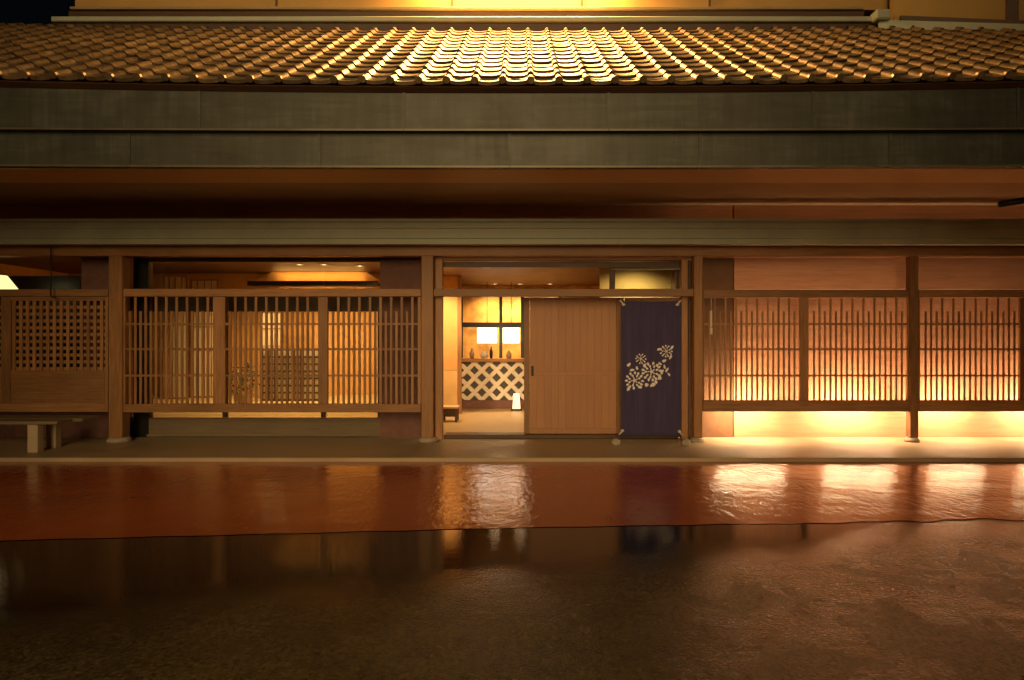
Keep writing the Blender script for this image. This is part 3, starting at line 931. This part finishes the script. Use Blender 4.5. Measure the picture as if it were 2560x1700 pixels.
# potted plant
d = 10.6
px_ = X(612, d)
PL = empty("potted_plant", (px_, d, ZF), "dark bushy potted plant seen through the middle lattice panel", "plant")
lathe("pot", [(0, 0), (0.10, 0), (0.14, 0.20), (0.15, 0.22), (0.12, 0.22), (0.11, 0.18), (0, 0.18)], (px_, d, ZF), M['ceramic'], PL, 16)
v, f = [], []
rr = random.Random(3)
for k in range(150):
    a = rr.uniform(0, 2 * math.pi); r = rr.uniform(0.02, 0.32) ; z = ZF + 0.2 + rr.uniform(0.05, 0.5) * (1.1 - r)
    c = Vector((px_ + r * math.cos(a), d + r * math.sin(a), z))
    u = Vector((rr.uniform(-1, 1), rr.uniform(-1, 1), rr.uniform(-0.6, 0.6))).normalized() * rr.uniform(0.04, 0.075)
    w = u.cross(Vector((rr.uniform(-1, 1), rr.uniform(-1, 1), 1))).normalized() * 0.022
    o_ = len(v)
    v += [c - u, c + w, c + u, c - w]
    f.append((o_, o_ + 1, o_ + 2, o_ + 3))
mesh_obj("foliage", v, f, M['leaf'], PL)
tube("stem", [(0, 0, 0.18), (0.02, 0.01, 0.32), (0.0, 0, 0.46)], 0.012, (px_, d, ZF), M['dark_wood_v'], PL)

# pendant lamps of the dining room: the visible one at the far left, others hang behind the beam
def pendant(px, py_bot, d, label, watts, r=0.2):
    x = X(px, d); z = Z(py_bot, d)
    P = empty("pendant_lamp", (x, d, z), label, "lamp", "pendant lamps in the dining room")
    h = r * 0.86
    lathe("shade", [(r, 0), (r * 0.42, h), (r * 0.40, h), (r * 0.97, 0), (r, 0)], (x, d, z), M['pendant'], P, 24)
    lathe("cap", [(0, h + 0.03), (r * 0.2, h + 0.03), (r * 0.44, h + 0.002), (0, h + 0.002)], (x, d, z), M['black_metal'], P, 16)
    tube("cord", [(0, 0, h + 0.03), (0, 0, 2.78 - z)], 0.006, (x, d, z), M['black'], P)
    lathe("bulb", [(0, 0.03), (0.03, 0.045), (0.04, 0.08), (0.02, 0.12), (0, 0.12)], (x, d, z), M['bulb'], P, 12)
pendant(-2, 722, 9.9, "pale cone pendant lamp at the left edge above the grid screen", 9, 0.24)
RG = "downlights in the dining room ceiling"
downlight(749, 11.4, 2.78, "left of two small downlights above the ochre glow", 160, RG, 130, (15, 0))
downlight(810, 11.4, 2.78, "right of two small downlights above the ochre glow", 160, RG, 130, (15, 0))
downlight(560, 10.9, 2.78, "ceiling downlight before the paper screen pair", 220, RG, 120, (20, 0))
downlight(900, 11.6, 2.78, "rightmost ceiling downlight of the dining room", 160, RG, 120, (20, 0))
downlight(762, 9.35, 2.78, "ceiling downlight just behind the middle lattice panel", 150, RG, 140)
downlight(838, 9.35, 2.78, "ceiling downlight just behind the right lattice panel", 150, RG, 140)

# ------------------------------------------------------------------ hidden light strips behind the right lattices
for a, b_, lb in ((1788, 1962, "warm light strip behind the lower rail beside the entrance"), (2054, 2236, "warm light strip behind the lower rail, left of the free post"), (2322, 2458, "warm light strip behind the lower rail right of the free post"), (2545, 2700, "warm light strip behind the lower rail at the right edge")):
    d = YP + 0.14
    T = empty("light_strip", (X((a + b_) / 2, d), d, Z(1020, d)), lb, "light strip", "light strips behind the lower rails")
    box("channel", X(a, d), X(b_, d), d - 0.045, d - 0.022, Z(1027, d), Z(1008, d), M['rail_metal'], T)
    box("tube", X(a + 3, d), X(b_ - 3, d), d - 0.02, d + 0.01, Z(1027, d), Z(1019, d), M['strip'], T)

# upper wall lamp above the frame, washing wall and tiles
UL = empty("wall_washer", (0, TY + 0.16, 6.6), "linear amber lamp on the upper wall over the tiles", "lamp")
box("housing", -1.4, 1.4, TY - 0.02, TY + 0.155, 6.86, 6.92, M['black_metal'], UL)
ar = bpy.data.lights.new("washer_light", 'AREA'); ar.shape = 'RECTANGLE'; ar.size = 2.6; ar.size_y = 0.12; ar.energy = 620; ar.color = AMBER
ao = bpy.data.objects.new("washer_light", ar); link(ao, (0, TY - 0.02, 6.85), UL); ao.rotation_euler = (R(-25), 0, 0)

# ------------------------------------------------------------------ navy banner at the entrance
yb = YP + 0.10
BN = empty("navy_banner", (X(1629, yb), yb, Z(1094, yb)), "dark navy cloth banner with cream flower print beside the sliding door", "banner")
bx0, bx1, bz0, bz1 = X(1553, yb), X(1703, yb), Z(1092, yb), Z(752, yb)
nx, nz = 40, 26
v, f = [], []
def cloth_y(u, w): return yb + 0.007 * math.sin(u * 13 + w * 1.3) + 0.004 * math.sin(u * 27 - w * 2.1) + 0.004 * math.sin(w * 11 + u * 3)
for j in range(nz + 1):
    for i in range(nx + 1):
        u, w = i / nx, j / nz
        pin = 0.012 * (1 - 4 * (u - .5) ** 2)
        ww = bz0 + (bz1 - bz0) * w + (pin if j == 0 else (-pin if j == nz else 0))
        v.append((bx0 + (bx1 - bx0) * u, cloth_y(u, w), ww))
for j in range(nz):
    for i in range(nx):
        a = j * (nx + 1) + i
        f.append((a, a + 1, a + nx + 2, a + nx + 1))
cl = mesh_obj("cloth", v, f, M['navy'], BN, smooth=True)
sm = cl.modifiers.new("thickness", 'SOLIDIFY'); sm.thickness = 0.004; sm.offset = 1
# cream flower print: clusters of petals, leaves and tendrils, all one print lying 2 mm on the cloth
pv, pf = [], []
def blob(px, py, r, sq=1.0, rot=0.0, n=9):
    x, z = X(px, yb), Z(py, yb); r = r * yb / F
    o_ = len(pv)
    for k in range(n):
        t = 2 * math.pi * k / n
        rr_ = r * (1 + 0.14 * math.sin(3 * t + px))
        a, b_ = rr_ * math.cos(t), rr_ * sq * math.sin(t)
        xx, zz = x + a * math.cos(rot) - b_ * math.sin(rot), z + a * math.sin(rot) + b_ * math.cos(rot)
        u, w = (xx - bx0) / (bx1 - bx0), (zz - bz0) / (bz1 - bz0)
        pv.append((xx, cloth_y(u, w) - 0.0065, zz))
    pf.append(tuple(range(o_, o_ + n)))
def flower(px, py, R_, petals, seed):
    q = random.Random(seed)
    for ring, cnt, pr_ in ((1.0, petals + 4, 0.20), (0.66, petals, 0.17), (0.34, 5, 0.12)):
        for k in range(cnt):
            t = 2 * math.pi * (k + 0.5 * (ring < 1)) / cnt + q.uniform(-.1, .1)
            blob(px + R_ * ring * math.cos(t), py - R_ * ring * math.sin(t) * 0.95, R_ * pr_, 0.72, t)
    blob(px, py, R_ * 0.2)
flower(1586, 951, 20, 8, 1)
flower(1629, 929, 22, 9, 2)
flower(1602, 897, 12, 6, 3)
flower(1665, 878, 14, 7, 4)
for px, py, r, sq, rt in ((1572, 912, 6, .6, .8), (1580, 925, 6, .5, .2), (1592, 920, 5, .6, 1.9), (1616, 962, 5, 1, 0), (1632, 962, 8, .6, .5), (1640, 955, 5, .7, 2), (1649, 945, 5, 1, 0), (1655, 930, 7, .45, 1.2), (1661, 917, 6, .45, 1.8), (1667, 925, 7, .4, 1.0), (1672, 936, 5, .5, 2.2), (1660, 902, 6, .6, .4), (1680, 868, 5, .6, 1), (1648, 873, 6, .5, .3), (1571, 972, 6, .6, 1.2), (1600, 968, 5, .7, .1), (1611, 913, 5, .7, .9), (1650, 909, 5, .5, 2.5), (1676, 893, 6, .5, 1.1)):
    blob(px, py, r, sq, rt)
tag(mesh_obj("flower_print", pv, pf, M['print'], BN), "cream print of clustered blossoms and small leaves")
for px, py, s in ((1558, 762, 1), (1692, 762, -1), (1555, 1076, 1), (1697, 1078, -1)):
    x, z = X(px, yb), Z(py, yb)
    k = tube("corner_tie", [(0, 0, 0), (-0.02 * s, 0.0, 0.03 if py < 900 else -0.03), (-0.05 * s, 0.012, 0.06 if py < 900 else -0.055)], 0.012, (x, yb - 0.03, z), M['knot'], BN)
    lathe("knot", [(0, -0.022), (0.02, -0.014), (0.026, 0), (0.02, 0.014), (0, 0.022)], (x, yb - 0.028, z), M['knot'], BN, 10)
# stones holding the lower cords
for px, py, lb, mt in ((1538, 1112, "small reddish stone weight left of the navy banner", 'plum'), (1712, 1113, "small pale stone weight at the right foot of the navy banner", 'stone')):
    dd = EYE - G; dd = F * dd / (py - CY)
    bm = bmesh.new()
    bmesh.ops.create_icosphere(bm, subdivisions=2, radius=1)
    q = random.Random(px)
    for vv in bm.verts:
        vv.co *= 1 + q.uniform(-.1, .1)
        vv.co.x *= 0.062; vv.co.y *= 0.05; vv.co.z = max(vv.co.z * 0.06, -0.04)
    tag(bm_obj("weight_stone", bm, M['stone'], (X(px, dd), dd - 0.05, G + 0.04), None, True), lb, "stone", "stone weights of the banner")

# ------------------------------------------------------------------ bench on the left
xb1 = X(150, 7.85)
zb_ = 0.44
BE = empty("wooden_bench", (xb1 - 0.7, 8.1, G), "weathered wooden bench under the grid screen at the left", "bench")
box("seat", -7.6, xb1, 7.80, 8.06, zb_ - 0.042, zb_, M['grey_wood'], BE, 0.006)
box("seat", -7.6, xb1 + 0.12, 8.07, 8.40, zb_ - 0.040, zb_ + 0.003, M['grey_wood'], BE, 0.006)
for a, b_, y in ((68, 94, 7.84), (-230, -204, 7.84)):
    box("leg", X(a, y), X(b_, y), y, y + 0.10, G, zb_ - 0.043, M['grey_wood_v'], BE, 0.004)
for a, b_, y in ((115, 139, 8.16), (-170, -146, 8.16)):
    box("leg", X(a, y), X(b_, y), y, y + 0.10, G, zb_ - 0.041, M['grey_wood_v'], BE, 0.004)

# ------------------------------------------------------------------ small hanging things
d = YP - 0.06
x = X(127, d)
CH = empty("hanging_hook", (x, d, Z(738, d)), "thin dark cord with a hook hanging before the grid screen", "hook")
tube("cord", [(0, 0, 0.04), (0.004, 0, 0.3), (0, 0, Z(612, d) - Z(738, d))], 0.007, (x, d, Z(738, d)), M['black'], CH)
tube("hook", [(0, 0, 0.05), (0.0, 0, 0.0), (0.02, 0, -0.025), (0.05, 0, -0.03), (0.07, 0, -0.01)], 0.009, (x, d, Z(738, d)), M['black_metal'], CH)
d = YP + 0.01
x = X(1778, d)
TG = empty("hanging_tag", (x, d, Z(835, d)), "slim pale tag hanging on the lattice right of the entrance post", "tag")
box("strip", x - 0.012, x + 0.012, d, d + 0.006, Z(818, d), Z(776, d), M['knot'], TG)
tube("cord", [(0, 0, Z(776, d) - Z(835, d)), (0, 0, Z(745, d) - Z(835, d))], 0.004, (x, d, Z(835, d)), M['knot'], TG)
box("tassel", x - 0.018, x + 0.018, d, d + 0.01, Z(836, d), Z(819, d), M['paper'], TG)
# dark spot lamp on an arm under the eave, far right
d = 7.05
SPT = empty("eave_spotlight", (X(2590, d), d, 3.19), "black unlit spotlight on an arm under the eave at the right edge", "spotlight")
tube("arm", [(X(2610, d) - X(2590, d), 0, 0), (X(2610, d) - X(2590, d), 0, -0.10)], 0.012, (X(2590, d), d, 3.19), M['black_metal'], SPT)
tube("barrel", [(X(2500, d) - X(2590, d), 0, Z(511, d) - 3.19), (X(2620, d) - X(2590, d), 0, Z(492, d) - 3.19)], 0.035, (X(2590, d), d, 3.19), M['black_metal'], SPT, 10)
# ------------------------------------------------------------------ unseen houses added behind the camera to narrow the sunlight to a pool
M['house_wall'] = plain("house_plaster", (0.32, 0.26, 0.2), 0.9, 0, 0.12, 2, 0.004)
def house(x0, x1, label):
    y0, y1, h = -11.0, -5.0, 11.6
    H = empty("sun_blocker_house", ((x0 + x1) / 2, y1, 0), label, "house", "added sun-blocking houses")
    box("wall", x0, x1, y0, y1, 0.0, h, M['house_wall'], H)
    ym = (y0 + y1) / 2
    v = [(x0 - .4, y0 - .5, h), (x1 + .4, y0 - .5, h), (x1 + .4, y1 + .5, h), (x0 - .4, y1 + .5, h), (x0 - .4, ym, h + 2.2), (x1 + .4, ym, h + 2.2)]
    mesh_obj("roof", v, [(0, 1, 5, 4), (2, 3, 4, 5), (0, 4, 3), (1, 2, 5), (3, 2, 1, 0)], M['tile'], H)
    n_ = int((x1 - x0) / 2.4)
    for fl in range(4):
        for k in range(n_):
            xc = x0 + (k + 0.5) * (x1 - x0) / n_
            z = 0.9 + fl * 2.9
            if fl == 0 and k == n_ // 2:
                d_ = box("door", xc - .45, xc + .45, y1 + .002, y1 + .06, 0.05, 2.1, M['dark_wood_v'], H)
                box("handle", xc + .34, xc + .37, y1 + .061, y1 + .09, .95, 1.1, M['black_metal'], d_)
                continue
            w_ = box("window", xc - .55, xc + .55, y1 + .002, y1 + .05, z, z + 1.3, M['dark_wood'], H)
            for sx in (-1, 1):
                a_ = xc + (-.5 if sx < 0 else .03)
                box("pane", a_, a_ + .47, y1 + .051, y1 + .056, z + .06, z + 1.24, M['black'], w_)
house(-15.5, -5.2, "plain tall house added out of view to block the sun on the left")
house(3.4, 16.0, "plain tall house added out of view to block the sun on the right")
